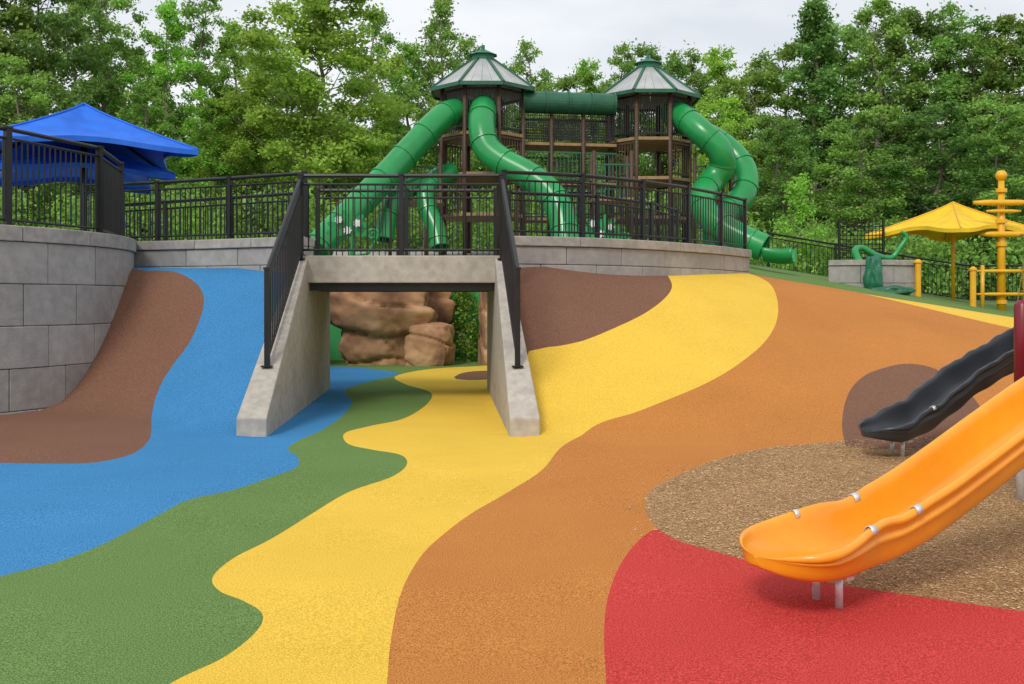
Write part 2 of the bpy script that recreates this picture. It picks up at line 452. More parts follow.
def block_wall(label, path, ztop, courses, blen, thick, side):
    P, s = arclen(path); L = s[-1]
    mid, _ = at(P, s, L / 2)
    e = empty('retaining_wall', (mid.x, mid.y, 0), label=label, category='wall')
    def strip(m, t0, t1, z0, z1, f, b, gap=.005, mi=0):
        n = max(1, int((t1 - t0) / .22)); vs = []
        for i in range(n + 1):
            t = lerp(t0 + gap, t1 - gap, i / n); p, d = at(P, s, t); nn = Vector((-d.y, d.x, 0)) * side
            fr = p + nn * f; bk = p - nn * b
            vs += [(bk.x, bk.y, z0), (fr.x, fr.y, z0), (fr.x, fr.y, z1), (bk.x, bk.y, z1)]
        fs = [(0, 1, 2, 3), (4 * n + 3, 4 * n + 2, 4 * n + 1, 4 * n)]
        for i in range(n):
            for k in range(4): fs.append((4 * i + k, 4 * i + 4 + k, 4 * i + 4 + (k + 1) % 4, 4 * i + (k + 1) % 4))
        if side > 0: fs = [f[::-1] for f in fs]
        m.add(vs, fs, mi)
    zt = ztop; m = MB()
    cap = courses[0]; capm = MB(); t = 0
    while t < L - .05:
        t2 = min(L, t + 1.25)
        if L - t2 < .4: t2 = L
        strip(capm, t, t2, zt - cap, zt, .04, thick + .03, .004); t = t2
    zt -= cap + .006
    for ci, ch in enumerate(courses[1:]):
        t = 0; first = True
        while t < L - .02:
            bl = blen * (random.uniform(.92, 1.08)) * (.5 if first and ci % 2 else 1)
            first = False
            t2 = min(L, t + bl)
            if L - t2 < .3: t2 = L
            j = random.uniform(-.005, .005)
            strip(m, t, t2, zt - ch + .008, zt, j, thick); t = t2
        zt -= ch
    core = MB(); strip(core, .01, L - .01, zt, ztop - cap - .02, -.018, thick - .05, 0)
    m.obj('block_face', M_block, e, bevel=.012)
    capm.obj('coping', M_cap, e, bevel=.014)
    core.obj('mortar_core', M_joint, e)

CW = (-10.4, 16.2); RW = 4.0
arc = [(CW[0] + RW * math.cos(math.radians(a)), CW[1] + RW * math.sin(math.radians(a))) for a in range(-120, 40, 4)]
block_wall('curved grey concrete block retaining wall beside brown rubber', arc, 2.65, [.22, .6, .6, .6, .6, .4], .95, .4, -1)
block_wall('low grey block wall behind the blue slope', [(p.x, p.y) for p in WALLB], 2.65, [.16, .3, .5], 1.1, .3, -1)
block_wall('low curving grey block wall along the hill crest', [(p.x, p.y) for p in WALLR], 2.65, [.16, .3, .5], 1.1, .3, -1)
pl = [(8.1, 25.6), (9.3, 25.3), (10.5, 25.7)]
block_wall('short grey block planter wall on green rubber', [(p.x, p.y) for p in catmull([(*a, 0) for a in pl], 6)], 2.62, [.14, .45, .5], .8, .3, -1)

# ---------------------------------------------------------------- railings
def railing(path, h, label, spacing=1.7, bal=.11, low=.09, pw=.066, n=None):
    P = [Vector(p) for p in path]; s = [0]
    for i in range(1, len(P)): s.append(s[-1] + math.hypot(P[i].x - P[i - 1].x, P[i].y - P[i - 1].y))
    L = s[-1]
    def A(t):
        t = clamp(t, 0, L); i = int(np.searchsorted(s, t)); i = max(1, min(i, len(P) - 1))
        k = (t - s[i - 1]) / (s[i] - s[i - 1]); return P[i - 1].lerp(P[i], k), math.atan2(P[i].y - P[i - 1].y, P[i].x - P[i - 1].x)
    e = empty('railing', A(L / 2)[0], label=label, category='railing', group='black metal railings')
    n = n or max(1, round(L / spacing))
    V_ = [A(L * i / n) for i in range(n + 1)]
    # straight panels between the posts
    def B(t):
        f = clamp(t / L * n, 0, n - 1e-6); i = int(f); a = V_[i][0]; b = V_[i + 1][0]
        return a.lerp(b, f - i), math.atan2(b.y - a.y, b.x - a.x)
    for p, a in V_:
        m = MB()
        m.box(p + Vector((0, 0, h / 2 - .01)), (pw, pw, h + .04), a)
        m.box(p + Vector((0, 0, h + .02)), (pw + .018, pw + .018, .03), a)
        m.box(p + Vector((0, 0, .008)), (.14, .14, .016), a)
        m.obj('post', M_blk, e)
    pts = [v[0] for v in V_]
    m = MB(); m.tube([p + Vector((0, 0, h)) for p in pts], .032, 8)
    m.obj('handrail', M_blk, e, smooth=False)
    for hh in (h - .13, low):
        m = MB(); m.tube([p + Vector((0, 0, hh)) for p in pts], .02, 6)
        m.obj('cross_rail', M_blk, e)
    m = MB(); nb = int(L / bal)
    for i in range(1, nb):
        p, a = B(L * i / nb)
        m.box(p + Vector((0, 0, (h - .13 + low) / 2)), (.017, .017, h - .13 - low), a)
    m.obj('bar_infill', M_blk, e)

railing([(CW[0] + 3.8 * math.cos(math.radians(a)), CW[1] + 3.8 * math.sin(math.radians(a)), 2.65) for a in range(-118, 28, 4)], 1.38, 'black metal railing on top of the curved block wall', spacing=1.75, pw=.085)
railing([(p.x, p.y + .15, 2.65) for p in WALLB], 1.06, 'black metal railing on the low block wall')
railing([(p.x - .08, p.y + .12, 2.65) for p in WALLR], 1.06, 'black metal railing following the curved hill crest wall', spacing=1.5)
railing([(-3.22, 15.27, 2.275), (-.16, 15.27, 2.275)], 1.22, 'black metal railing across the front of the footbridge', spacing=1.55)
railing([(-3.5, 18.05, 2.275), (-.3, 18.05, 2.275)], 1.3, 'black metal railing across the rear of the footbridge', spacing=1.6)
railing([(p.x, p.y, 2.2) for p in catmull([(-8.5, 20.9, 0), (-6.3, 19.6, 0), (-3.75, 18.15, 0)], 8)], 1.35, 'black metal railing on the inner side of the path')
railing([(p.x, p.y, 2.2) for p in catmull([(-.05, 18.15, 0), (1.4, 18.7, 0), (2.7, 20.0, 0), (3.6, 21.8, 0)], 8)], 1.35, 'black metal railing on the inner side of the path')
for side in (-1, 1):
    fn = inL if side < 0 else inR
    pts = []
    for y in (15.12, 14, 12.62):
        th = .36 - .045 * (y - 11.7); z = .22 + (y - 11.7) / 3.5 * 2.042
        pts.append((fn(y) + side * th * .5, y, z))
    railing(pts, 1.22, 'black metal railing sloping down a concrete wing wall', spacing=2.3)

# ---------------------------------------------------------------- boulders
def rock(loc, size, seed, label, rz=0., over=0.):
    import bmesh
    bm = bmesh.new(); bmesh.ops.create_cube(bm, size=1)
    bmesh.ops.subdivide_edges(bm, edges=bm.edges[:], cuts=34, use_grid_fill=True)
    R = Matrix.Rotation(rz, 3, 'Z')
    for v in bm.verts:
        p = v.co.copy()
        q = p.normalized() * .62
        p = p.lerp(q, .35)
        w = Vector((p.x * size[0], p.y * size[1], p.z * size[2]))
        o = Vector((seed * 7.3, seed * 3.1, 0))
        tl = Vector((w.x, w.y, w.z + .25 * w.x * math.sin(seed)))
        dv, pv = noise.voronoi(Vector((tl.x * .6, tl.y * .6, tl.z * .9)) + o)
        lay = tl.z * 1.15 + noise.noise(w * .7 + o) * .55 + seed * .37; fr = lay - math.floor(lay)
        gro = -.13 * (1 - min(fr, 1 - fr) / .09) if min(fr, 1 - fr) < .09 else 0
        st = noise.cell(Vector((math.floor(lay), seed, 0)))
        crack = -.06 * max(0, 1 - (dv[1] - dv[0]) / .07)
        d = 1 - .10 * dv[0] + gro + crack + .16 * (st - .5) + .12 * noise.fractal(w * 1.1 + o, 1, 2, 4) + .035 * noise.fractal(w * 5 + o, 1, 2, 3)
        d += over * clamp(p.z + .1, 0, .6)
        w.x *= d; w.y *= d; w.z *= 1 + .2 * (d - 1)
        v.co = R @ w
    me = bpy.data.meshes.new('boulder'); bm.to_mesh(me); bm.free(); me.materials.append(M_rock)
    me.polygons.foreach_set('use_smooth', [True] * len(me.polygons))
    o = bpy.data.objects.new('boulder', me); o.location = (loc[0], loc[1], loc[2] + size[2] * .45); COL.objects.link(o)
    tag(o, label=label, category='boulder', group='tan sandstone boulders')
rock((-3.3, 25.3, -.1), (2.3, 1.8, 2.5), 1, 'large layered reddish tan boulder with an overhanging top', .1, .65)
rock((-2.0, 24.7, -.1), (1.2, 1.1, 1.2), 2, 'squat reddish brown boulder beside the larger one', -.2)
rock((-2.3, 26.3, -.1), (1.4, 1.3, 2.5), 3, 'upright brown boulder against the bank', .3, .2)
rock((-.5, 25.0, -.1), (.62, 1.2, 2.2), 4, 'narrow brown boulder beside the green bank', .2)
rock((-5.9, 24.0, -.1), (1.6, 2.4, 2.3), 5, 'tan boulder holding the side bank', .0)

# ---------------------------------------------------------------- play tower
def tower():
    base = empty('play_tower', (1.6, 28.5, 2.8), label='twin roofed brown and green play tower with tube slides', category='play tower')
    T = [((-.81, 28.0), 1.2, 22.5), ((3.94, 29.0), 1.22, 22.5)]
    for (cx, cy), r, a0 in T:
        N = 8
        g = H(cx, cy) - .1
        ring = [(cx + r * math.cos(math.radians(a0 + 45 * k)), cy + r * math.sin(math.radians(a0 + 45 * k))) for k in range(N)]
        for (x, y) in ring:
            m = MB(); m.tube([(x, y, g), (x, y, 7.45)], .062, 10); m.obj('post', M_wood, base, smooth=True)
        for z in (6.15, 5.05, 3.95):
            m = MB(); m.prism([(cx + (x - cx) * 1.04, cy + (y - cy) * 1.04) for x, y in ring], z - .09, z); m.obj('platform', M_deck, base, bevel=.01)
        for z0, z1 in ((6.2, 7.3), (5.1, 6.0), (4.0, 4.95)):
            for k in range(N):
                if z0 < 6 and k in (1, 5): continue
                m = MB()
                a = Vector((*ring[k], 0)); b = Vector((*ring[(k + 1) % N], 0))
                m.beam(a + Vector((0, 0, z1)), b + Vector((0, 0, z1)), .05)
                m.beam(a + Vector((0, 0, z0 + .05)), b + Vector((0, 0, z0 + .05)), .05)
                nb = 14 if z0 > 6 else 9
                for j in range(1, nb):
                    p = a.lerp(b, j / nb); m.box((p.x, p.y, (z0 + z1) / 2), (.022, .022, z1 - z0 - .05))
                m.obj('guard_rail', M_blk if z0 > 6 else (M_gdk if k % 2 else M_wood), base)
        R = 1.52; rr = .34; ze, zt = 7.40, 8.28
        def rp(k, R, z): a = math.radians(a0 + 45 * k); return Vector((cx + R * math.cos(a), cy + R * math.sin(a), z))
        m = MB()
        for k in range(N):
            A, B, C, D = rp(k, R, ze), rp(k + 1, R, ze), rp(k + 1, rr, zt), rp(k, rr, zt)
            ns = 4
            for j in range(ns):
                a1 = A.lerp(B, j / ns + .004); b1 = A.lerp(B, (j + 1) / ns - .004); d1 = D.lerp(C, j / ns + .004); c1 = D.lerp(C, (j + 1) / ns - .004)
                m.add([a1, b1, c1, d1, a1 - Vector((0, 0, .03)), b1 - Vector((0, 0, .03)), c1 - Vector((0, 0, .03)), d1 - Vector((0, 0, .03))],
                      [(0, 1, 2, 3), (7, 6, 5, 4), (0, 4, 5, 1), (1, 5, 6, 2), (2, 6, 7, 3), (3, 7, 4, 0)])
        roof = m.obj('roof', M_roof, base)
        m = MB()
        for k in range(N):
            m.beam(rp(k, R + .02, ze + .01), rp(k, rr, zt + .02), .07, .06)
            m.beam(rp(k, R, ze - .02), rp(k + 1, R, ze - .02), .05, .10)
        m.obj('roof_rib', M_gdk, roof)
        m = MB()
        m.prism([tuple(rp(k, .33, 0).xy) for k in range(N)], zt - .02, zt + .17)
        vs = [rp(k, .42, zt + .16) for k in range(N)] + [Vector((cx, cy, zt + .36))]
        m.add(vs, [(k, (k + 1) % N, 8) for k in range(N)] + [tuple(range(N))[::-1]])
        m.tube([(cx, cy, zt + .3), (cx, cy, zt + .45)], .05, 8)
        m.obj('cupola', M_gmid, roof)
    m = MB(); pa = Vector((.3, 27.7, 7.1)); pb = Vector((2.85, 28.1, 7.1))
    m.tube([pa, pb], .29, 24)
    for t in (0, .25, .5, .75, 1): q = pa.lerp(pb, t); d = (pb - pa).normalized() * .03; m.tube([q - d, q + d], .32, 24)
    m.obj('crawl_tube', M_gdk, base, smooth=False)
    for z in (6.0, 4.9, 3.9):
        m = MB(); m.prism([(.2, 27.75), (2.95, 28.2), (2.85, 29.3), (.1, 28.85)], z - .08, z); m.obj('bridge_deck', M_deck, base)
        for (x0, y0, x1, y1) in ((.2, 27.75, 2.95, 28.2), (.1, 28.85, 2.85, 29.3)):
            m = MB()
            a = Vector((x0, y0, z)); b = Vector((x1, y1, z))
            nb = 44 if z > 5.5 else 24
            for hh in (.1, .82): m.beam(a + Vector((0, 0, hh)), b + Vector((0, 0, hh)), .045)
            for j in range(1, nb):
                p = a.lerp(b, j / nb); m.box(p + Vector((0, 0, .46)), (.018, .018, .72))
            if z > 5.5:
                for q in range(1, 9): m.beam(a + Vector((0, 0, .1 + .08 * q)), b + Vector((0, 0, .1 + .08 * q)), .018)
            m.obj('bridge_guard', M_blk if z > 5.5 else M_gdk, base)
    for x, y in ((1.1, 27.85), (2.0, 28.0), (1.1, 29.05), (2.0, 29.2)):
        m = MB(); m.tube([(x, y, 2.6), (x, y, 6.85)], .055, 8); m.obj('post', M_wood, base, smooth=True)
    for (x0, x1, y, z) in ((-2.9, -1.9, 27.0, 4.2), (2.2, 3.2, 27.3, 4.3), (5.1, 6.1, 28.4, 4.4)):
        m = MB(); m.box(((x0 + x1) / 2, y, z), (x1 - x0 + .1, 1.1, .08)); m.obj('platform', M_deck, base)
        for xx in (x0, x1):
            for yy in (y - .5, y + .5):
                m = MB(); m.tube([(xx, yy, 2.5), (xx, yy, z + 1.3)], .05, 8); m.obj('post', M_wood, base, smooth=True)
        m = MB()
        for j in range(11):
            xx = lerp(x0, x1, j / 10); m.box((xx, y - .5, z + .5), (.02, .02, .9))
        m.beam((x0, y - .5, z + .93), (x1, y - .5, z + .93), .045); m.obj('guard_rail', M_gdk, base)
    m = MB()
    for i in range(9):
        x = 1.0 + i * .16; m.tube([(x, 27.3, 2.7), (x + .05, 27.75, 4.9)], .012, 4)
    for j in range(8):
        t = j / 7; m.tube([(1.0 + .05 * t, 27.3 + .45 * t, 2.7 + 2.2 * t), (2.3 + .05 * t, 27.3 + .45 * t, 2.7 + 2.2 * t)], .012, 4)
    m.obj('climbing_net', M_blk, base)
    def S(px, py, D): return Vector(((px - 512) * D / 1000, D, EYE + (300 - py) * D / 1000))
    slides = [
        [S(466, 112, 27.6), S(450, 113, 27.0), S(435, 124, 26.6), S(414, 146, 26.2), S(390, 172, 25.8), S(366, 197, 25.3), S(346, 218, 24.9), S(328, 236, 24.5), S(316, 250, 24.2)],
        [S(484, 108, 27.3), S(483, 112, 26.7), S(482, 128, 26.2), S(487, 148, 25.9), S(505, 163, 25.6), S(529, 176, 25.3), S(549, 192, 25.0), S(561, 213, 24.7), S(566, 240, 24.4), S(568, 256, 24.2)],
        [S(452, 172, 27.2), S(436, 178, 26.8), S(426, 192, 26.4), S(428, 210, 26.2), S(436, 228, 26.), S(440, 248, 25.8)],
        [S(432, 184, 26.9), S(415, 186, 26.6), S(398, 196, 26.3), S(388, 214, 26.0), S(384, 240, 25.8)],
        [S(672, 112, 28.6), S(684, 118, 28.0), S(702, 133, 27.5), S(719, 150, 27.4), S(722, 167, 27.6), S(711, 182, 27.6), S(702, 198, 27.1), S(707, 214, 26.6), S(724, 228, 26.2), S(744, 239, 25.9), S(764, 248, 25.7)],
        [S(690, 130, 28.9), S(712, 138, 28.9), S(735, 156, 28.7), S(746, 176, 28.3), S(742, 196, 27.9), S(728, 211, 27.6), S(718, 226, 27.3), S(716, 240, 27.2), S(718, 254, 27.1)],
    ]
    for k, c in enumerate(slides):
        pts = catmull(c, 10); r = .355 if k not in (2, 3) else .25
        m = MB(); m.tube(pts, r, 20, caps=False)
        o = m.obj('tube_slide', M_gpl, base, smooth=True)
        sm = o.modifiers.new('s', 'SOLIDIFY'); sm.thickness = .02
        acc = 0
        for i in range(1, len(pts) - 1):
            acc += (pts[i] - pts[i - 1]).length
            if acc > .85 or i == 1:
                acc = 0; d = (pts[i + 1] - pts[i]).normalized() * .02
                m = MB(); m.tube([pts[i] - d, pts[i] + d], r + .026, 20)
                m.obj('slide_flange', M_gpl, o)
        q = pts[len(pts) // 2]; m = MB(); m.tube([(q.x, q.y, H(q.x, q.y) - .1), (q.x, q.y, q.z - r + .02)], .045, 8); m.obj('support_leg', M_wood, base, smooth=True)
    c = slides[4]
    a = c[-1]; d = (c[-1] - c[-2]); d.z = 0; d.normalize(); nn = Vector((-d.y, d.x, 0))
    m = MB(); vs = []; K = 12; J = 11
    for i in range(K + 1):
        t = i / K; p = a + d * (t * .75) + Vector((0, 0, -.16 * math.sin(t * 1.57)))
        rr = .355 * (1 + .28 * t * t)
        for j in range(J):
            ang = math.pi * (1 + j / (J - 1))
            vs.append(p + nn * rr * math.cos(ang) + Vector((0, 0, .355 * math.sin(ang) * (1 - .3 * t) + .14 * t * (1 if j in (0, J - 1) else 0))))
    fs = [(i * J + j, i * J + j + 1, (i + 1) * J + j + 1, (i + 1) * J + j) for i in range(K) for j in range(J - 1)]
    m.add(vs, fs); o = m.obj('slide_exit', M_gpl, base, smooth=True)
    sm = o.modifiers.new('s', 'SOLIDIFY'); sm.thickness = .04
tower()

def ellipse(m, c0, a, r0, r1, off, th=.03, n=10):
    vs = []
    for i in range(n):
        b = 2 * math.pi * i / n; rx = off + r0 * math.cos(b); rz = r1 * math.sin(b)
        vs.append(c0 + Vector((rx * math.cos(a) - rz * math.sin(a), 0, rx * math.sin(a) + rz * math.cos(a))))
    m.add(vs + [v + Vector((0, th, 0)) for v in vs], [tuple(range(n)), tuple(range(2 * n - 1, n - 1, -1))] + [(i, n + i, n + (i + 1) % n, (i + 1) % n) for i in range(n)])

def flower(px, py, D, s):
    x = (px - 512) * D / 1000; z = EYE + (300 - py) * D / 1000; g = H(x, D)
    e = empty('flower_play_panel', (x, D, g), label='green leaf play panel with small white daisies', category='play panel', group='daisy play panels')
    m = MB(); m.tube(catmull([(x, D, g - .05), (x + .1 * s, D, (g + z) / 2), (x, D + .06, z)], 6), .05, 8)
    sp = [(x + .55 + .14 * (1 - i / 22) * math.cos(i * .5), D + .05, z - .35 + .14 * (1 - i / 22) * math.sin(i * .5)) for i in range(20)]
    m.tube([(x + .1, D + .05, g + .3), (x + .45, D + .05, g + .35)] + sp[::1], .035, 6)
    for k in range(8):
        ellipse(m, Vector((x, D + .05 - .003 * k, z - .28)), math.radians(-5 + 27 * k), .26, .085, .26)
    m.obj('stem', M_gpl, e, smooth=False)
    for dx, dz in ((-.18 * s, -.02), (.2 * s, -.1), (0, -.26)):
        m = MB()
        for k in range(7): ellipse(m, Vector((x + dx, D - .08 - .002 * k, z + dz)), k * math.pi / 3.5, .045 * s, .026 * s, .04 * s)
        m.obj('daisy', M_white, e)
flower(348, 219, 22.5, 1.1); flower(601, 223, 23.5, 1.1)

# green irregular climber spilling over the planter wall
import bmesh
e = empty('wave_climber', (9.4, 26.0, 2.0), label='slim green play climber spilling over a low block wall', category='climber')
def lump(c, size, seed, name, mat, amp=.3):
    bm = bmesh.new(); bmesh.ops.create_icosphere(bm, subdivisions=4, radius=1)
    for v in bm.verts:
        p = v.co; d = 1 + amp * noise.fractal(p * 1.3 + Vector((seed * 5, 0, 0)), 1, 2, 3)
        v.co = Vector((p.x * size[0] * d, p.y * size[1] * d, p.z * size[2] * d)) + Vector(c) - WLOC[e.name]
    me = bpy.data.meshes.new(name); bm.to_mesh(me); bm.free(); me.materials.append(mat)
    me.polygons.foreach_set('use_smooth', [True] * len(me.polygons))
    o = bpy.data.objects.new(name, me); o.parent = e; COL.objects.link(o)
lump((9.1, 25.2, 2.2), (.22, .25, .5), 1, 'draped_body', M_gmid, .4)
lump((9.5, 24.95, 1.82), (.5, .25, .14), 2, 'foot', M_gdk, .4)
m = MB(); m.tube(catmull([(8.9, 25.5, 2.5), (8.85, 25.8, 2.85), (9.1, 26.0, 2.95), (9.5, 26.0, 2.75), (9.9, 26.1, 2.7), (10.15, 26.1, 3.0), (10.3, 26.1, 3.25), (10.15, 26.1, 3.38)], 7), [.10 - .0011 * i for i in range(50)], 10)
m.obj('crest', M_gpl, e, smooth=True)
e2 = empty('net_screen', (9.5, 27.2, 2.0), label='black mesh screen between two dark posts', category='screen')
m = MB()
for i in range(13):
    x = 8.9 + i * .1; m.tube([(x, 27.2, 2.2), (x, 27.2, 3.7)], .012, 4)
for j in range(12): m.tube([(8.9, 27.2, 2.4 + j * .12), (10.1, 27.2, 2.4 + j * .12)], .012, 4)
m.obj('mesh_panel', M_blk, e2)
for x in (8.9, 10.1):
    m = MB(); m.tube([(x, 27.2, 1.8), (x, 27.2, 3.8)], .04, 8); m.obj('post', M_blk, e2)

railing([(x, 31.2, H(x, 31.2)) for x in np.linspace(8.0, 18.5, 18)], 1.15, 'black metal fence along the far edge of the playground', spacing=2.2, bal=.13)

# ---------------------------------------------------------------- shade canopies
def canopy(cx, cy, a, zap, zeave, mat, polemat, label, rot=0., pole_r=.07, layers=()):
    g = H(cx, cy)
    e = empty('shade_umbrella', (cx, cy, g), label=label, category='shade umbrella')
    def sheet(cx, cy, a, zap, zeave, nm):
        m = MB(); N = 64; K = 8; vs = [Vector((cx, cy, zap))]
        for k in range(1, K + 1):
            f = k / K
            for i in range(N):
                th = 2 * math.pi * i / N; c = math.cos(th); s_ = math.sin(th)
                R = a / max(abs(c), abs(s_)); corner = abs(math.sin(2 * th)) ** 3
                R *= 1 - .16 * (1 - corner) * f
                z = zap - (zap - zeave) * (f ** .88) - .10 * (zap - zeave) * math.sin(math.pi * f) * (1 - corner) + .16 * (1 - corner) * f * f
                x, y = R * f * c, R * f * s_
                vs.append(Vector((cx + x * math.cos(rot) - y * math.sin(rot), cy + x * math.sin(rot) + y * math.cos(rot), z)))
        fs = [(0, 1 + i, 1 + (i + 1) % N) for i in range(N)]
        for k in range(K - 1):
            for i in range(N):
                p = 1 + k * N + i; q = 1 + k * N + (i + 1) % N; fs.append((p, p + N, q + N, q))
        b = 1 + (K - 1) * N; low = [vs[b + i] - Vector((0, 0, .10)) for i in range(N)]
        vs += low
        for i in range(N): fs.append((b + i, b + N + i, b + N + (i + 1) % N, b + (i + 1) % N))
        m.add(vs, fs); m.obj(nm, mat, e, smooth=False)
        for k in range(4):
            m = MB()
            th = math.pi / 4 + k * math.pi / 2 + rot; R = a * 1.41
            ps = []
            for j in range(9):
                f = j / 8; ps.append((cx + R * f * math.cos(th), cy + R * f * math.sin(th), zap - (zap - zeave) * (f ** .88) + .012))
            m.tube(ps, .022, 6); m.obj('seam', polemat if polemat is M_ymet else M_bfab, e)
    sheet(cx, cy, a, zap, zeave, 'canopy')
    for (dx, dy, da, dz1, dz2) in layers: sheet(cx + dx, cy + dy, da, dz1, dz2, 'canopy')
    m = MB(); m.tube([(cx, cy, g - .1), (cx, cy, zap - .05)], pole_r, 12); m.obj('pole', polemat, e, smooth=True)
    for k in range(4):
        m = MB()
        th = math.pi / 4 + k * math.pi / 2 + rot; R = a * 1.36
        m.beam((cx, cy, zap - .2), (cx + R * math.cos(th), cy + R * math.sin(th), zeave - .03), .045)
        m.obj('rib', polemat, e)
canopy(-8.65, 20.2, 1.88, 5.56, 4.52, M_bfab, M_blk, 'large layered blue fabric shade umbrella behind the curved wall', .5, layers=((-.5, 1.0, 1.65, 4.95, 4.18),))
canopy(12.0, 27.2, 1.6, 4.25, 3.4, M_yfab, M_ymet, 'yellow fabric shade umbrella on a yellow pole', .45, .05)

# yellow mast
g = H(12.75, 26); X = 12.72
e = empty('ship_mast', (X, 26.0, g), label='yellow ship mast play feature with crossbars', category='play mast')
m = MB(); m.tube([(X, 26, g - .1), (X, 26, 4.75)], [.115, .075], 12); m.obj('mast_pole', M_ymet, e, smooth=True)
m = MB(); m.tube([(X, 26, 4.7), (X, 26, 4.78), (X, 26, 4.83), (X, 26, 4.9), (X, 26, 4.96), (X, 26, 4.97)], [.08, .13, .15, .13, .08, .02], 12); m.obj('finial', M_ymet, e, smooth=True)
for z, w in ((4.12, .78), (3.90, .45), (3.30, .62), (2.35, .70), (1.75, .70)):
    r0 = .075 if z > 4 or z == 3.30 else .045
    m = MB(); m.tube([(X - w, 25.87, z), (X - w * .5, 25.87, z), (X + w * .5, 25.87, z), (X + w, 25.87, z)], [r0 * .6, r0, r0, r0 * .6], 12)
    m.obj('crossbar', M_ymet, e, smooth=True)
for sx in (-.55, .55):
    m = MB(); m.tube([(X + sx, 25.87, g - .1), (X + sx, 25.87, 2.5)], .05, 10); m.obj('side_post', M_ymet, e, smooth=True)
for k, z in enumerate((1.5, 3.0, 3.6, 4.4)):
    m = MB(); m.tube([(X, 26, z), (X, 26, z + .1)], .14, 12)
    m.obj('collar', M_ymet, e)
m = MB()
for i in range(6): m.tube([(X + .6 - i * .04, 25.8, 3.30), (X + .15 + i * .3, 25.5, g + .1)], .012, 4)
for j in range(6): z = g + .2 + j * .3; m.tube([(X + .17 + .05 * j, 25.6, z), (X + 1.6 - .17 * j, 25.6, z)], .012, 4)
m.obj('rope_net', M_rope, e)
for px, D, zt in ((918, 25.5, .85), (973, 25, .9)):
    x = (px - 512) * D / 1000; gg = H(x, D); m = MB(); m.tube([(x, D, gg - .1), (x, D, gg + zt)], .075, 10)
    m.tube([(x, D, gg + zt), (x, D, gg + zt + .04), (x, D, gg + zt + .1)], [.1, .1, .03], 10)
    m.obj('bollard', M_ymet, None, smooth=False, loc=(x, D, gg), label='short yellow bollard on green rubber', category='bollard', group='yellow bollards')

# ---------------------------------------------------------------- open slides
def open_slide(name, C0, d, w, bed, hs, smin, smax, mat, label, clamps, legs, flare=.10, flen=.75, wave=0., lip=.05):
    d = Vector((d[0], d[1], 0)).normalized(); n = Vector((d.y, -d.x, 0))
    e = empty(name, (C0.x, C0.y, 0), label=label, category='slide')
    cap = w * 1.5
    sm_pts = catmull([(a, b, 0) for a, b in bed], 6); bxs = [p.x for p in sm_pts]; bys = [p.y for p in sm_pts]
    def zbed(s): return float(np.interp(s, bxs, bys)) + wave * math.sin(s * 2 * math.pi / .42)
    def Wf(s):
        return w + flare * (1 - sst((s - smin - .25) / (flen - .25)))
    def Hf(s):
        return hs * (1 - .48 * (1 - sst((s - smin - .10) / .62)) - .10 * math.exp(-((s - smin - .80) / .11) ** 2))
    st = []
    for a in (0.0, .02, .06, .13, .22, .34, .5, .68, .86, 1.0): st.append((smin + cap * a))
    s = smin + cap
    while s < smax - .05: s += .06; st.append(min(s, smax))
    vs = []; K = None
    for s in st:
        e_ = clamp((smin + cap - s) / cap, 0, 1)
        g = max((max(0, 1 - e_ ** 2.2)) ** .5, .05)
        W = Wf(s); h = Hf(s); zb = zbed(s)
        ww = wave * 1.2 * math.sin(s * 2 * math.pi / .21)
        # outer hull leans in towards the bottom; a second moulded bead runs below the rim
        prof = [(-W * .5, -.038), (-W + .06, -.038), (-W + .022, -.018), (-W - .004, h * .42), (-W - .024, h * .46), (-W - .026, h * .56), (-W - .012, h * .62),
                (-W - .020, h - .055), (-W - .044, h - .048), (-W - .050, h - .026), (-W - .040, h - .004 + ww), (-W - .020, h + ww), (-W, h - .010),
                (-W + .012, h - .045), (-W + .028, h * .45), (-W + .065, .04), (-W * .6, .006), (0, -.010)]
        full = prof + [(-a, b) for a, b in prof[:-1][::-1]]
        K = len(full)
        p = C0 + d * s
        for a, b in full:
            bb = b
            if b > -.017:
                bb = lerp(b, lip, e_ ** 3.0)
            else: bb = lerp(b, lip - .05, e_ ** 4.0)
            q = p + n * a * g
            vs.append((q.x, q.y, zb + bb))
    m = MB(); fs = []
    for i in range(len(st) - 1):
        for k in range(K): fs.append((i * K + k, (i + 1) * K + k, (i + 1) * K + (k + 1) % K, i * K + (k + 1) % K))
    fs.append(tuple(range(K))); fs.append(tuple((len(st) - 1) * K + k for k in range(K))[::-1])
    m.add(vs, fs); m.obj('chute', mat, e, smooth=True, subsurf=1)
    for s, sd in clamps:
        zb = zbed(s); h = Hf(s); W = Wf(s)
        sl = (zbed(s + .05) - zbed(s - .05)) / .1
        pr = [(W + .052, h - .035), (W + .042, h - .004), (W + .020, h + .0025), (W, h - .008), (W - .010, h - .035)]
        m = MB(); vv = []
        for half in (-.02, .02):
            for a, b in pr:
                q = C0 + d * (s + half) + n * a * sd; vv.append((q.x, q.y, zb + b + sl * half))
        k = len(pr); m.add(vv, [(i, i + 1, k + i + 1, k + i) for i in range(k - 1)])
        o = m.obj('clamp', M_galv, e, smooth=True); sm = o.modifiers.new('s', 'SOLIDIFY'); sm.thickness = .004; sm.offset = 0
    for (s, off) in legs:
        p = C0 + d * s + n * off; zb = zbed(s); m = MB(); m.tube([(p.x, p.y, -.02), (p.x, p.y, zb - .034)], .021, 12); m.obj('leg', M_galv, e, smooth=True)
    m = MB(); s = legs[0][0]; p = C0 + d * s; q = n * .17; zb = zbed(s)
    m.beam((p.x - q.x, p.y - q.y, zb - .055), (p.x + q.x, p.y + q.y, zb - .055), .05, .02); m.obj('bracket', M_galv, e)

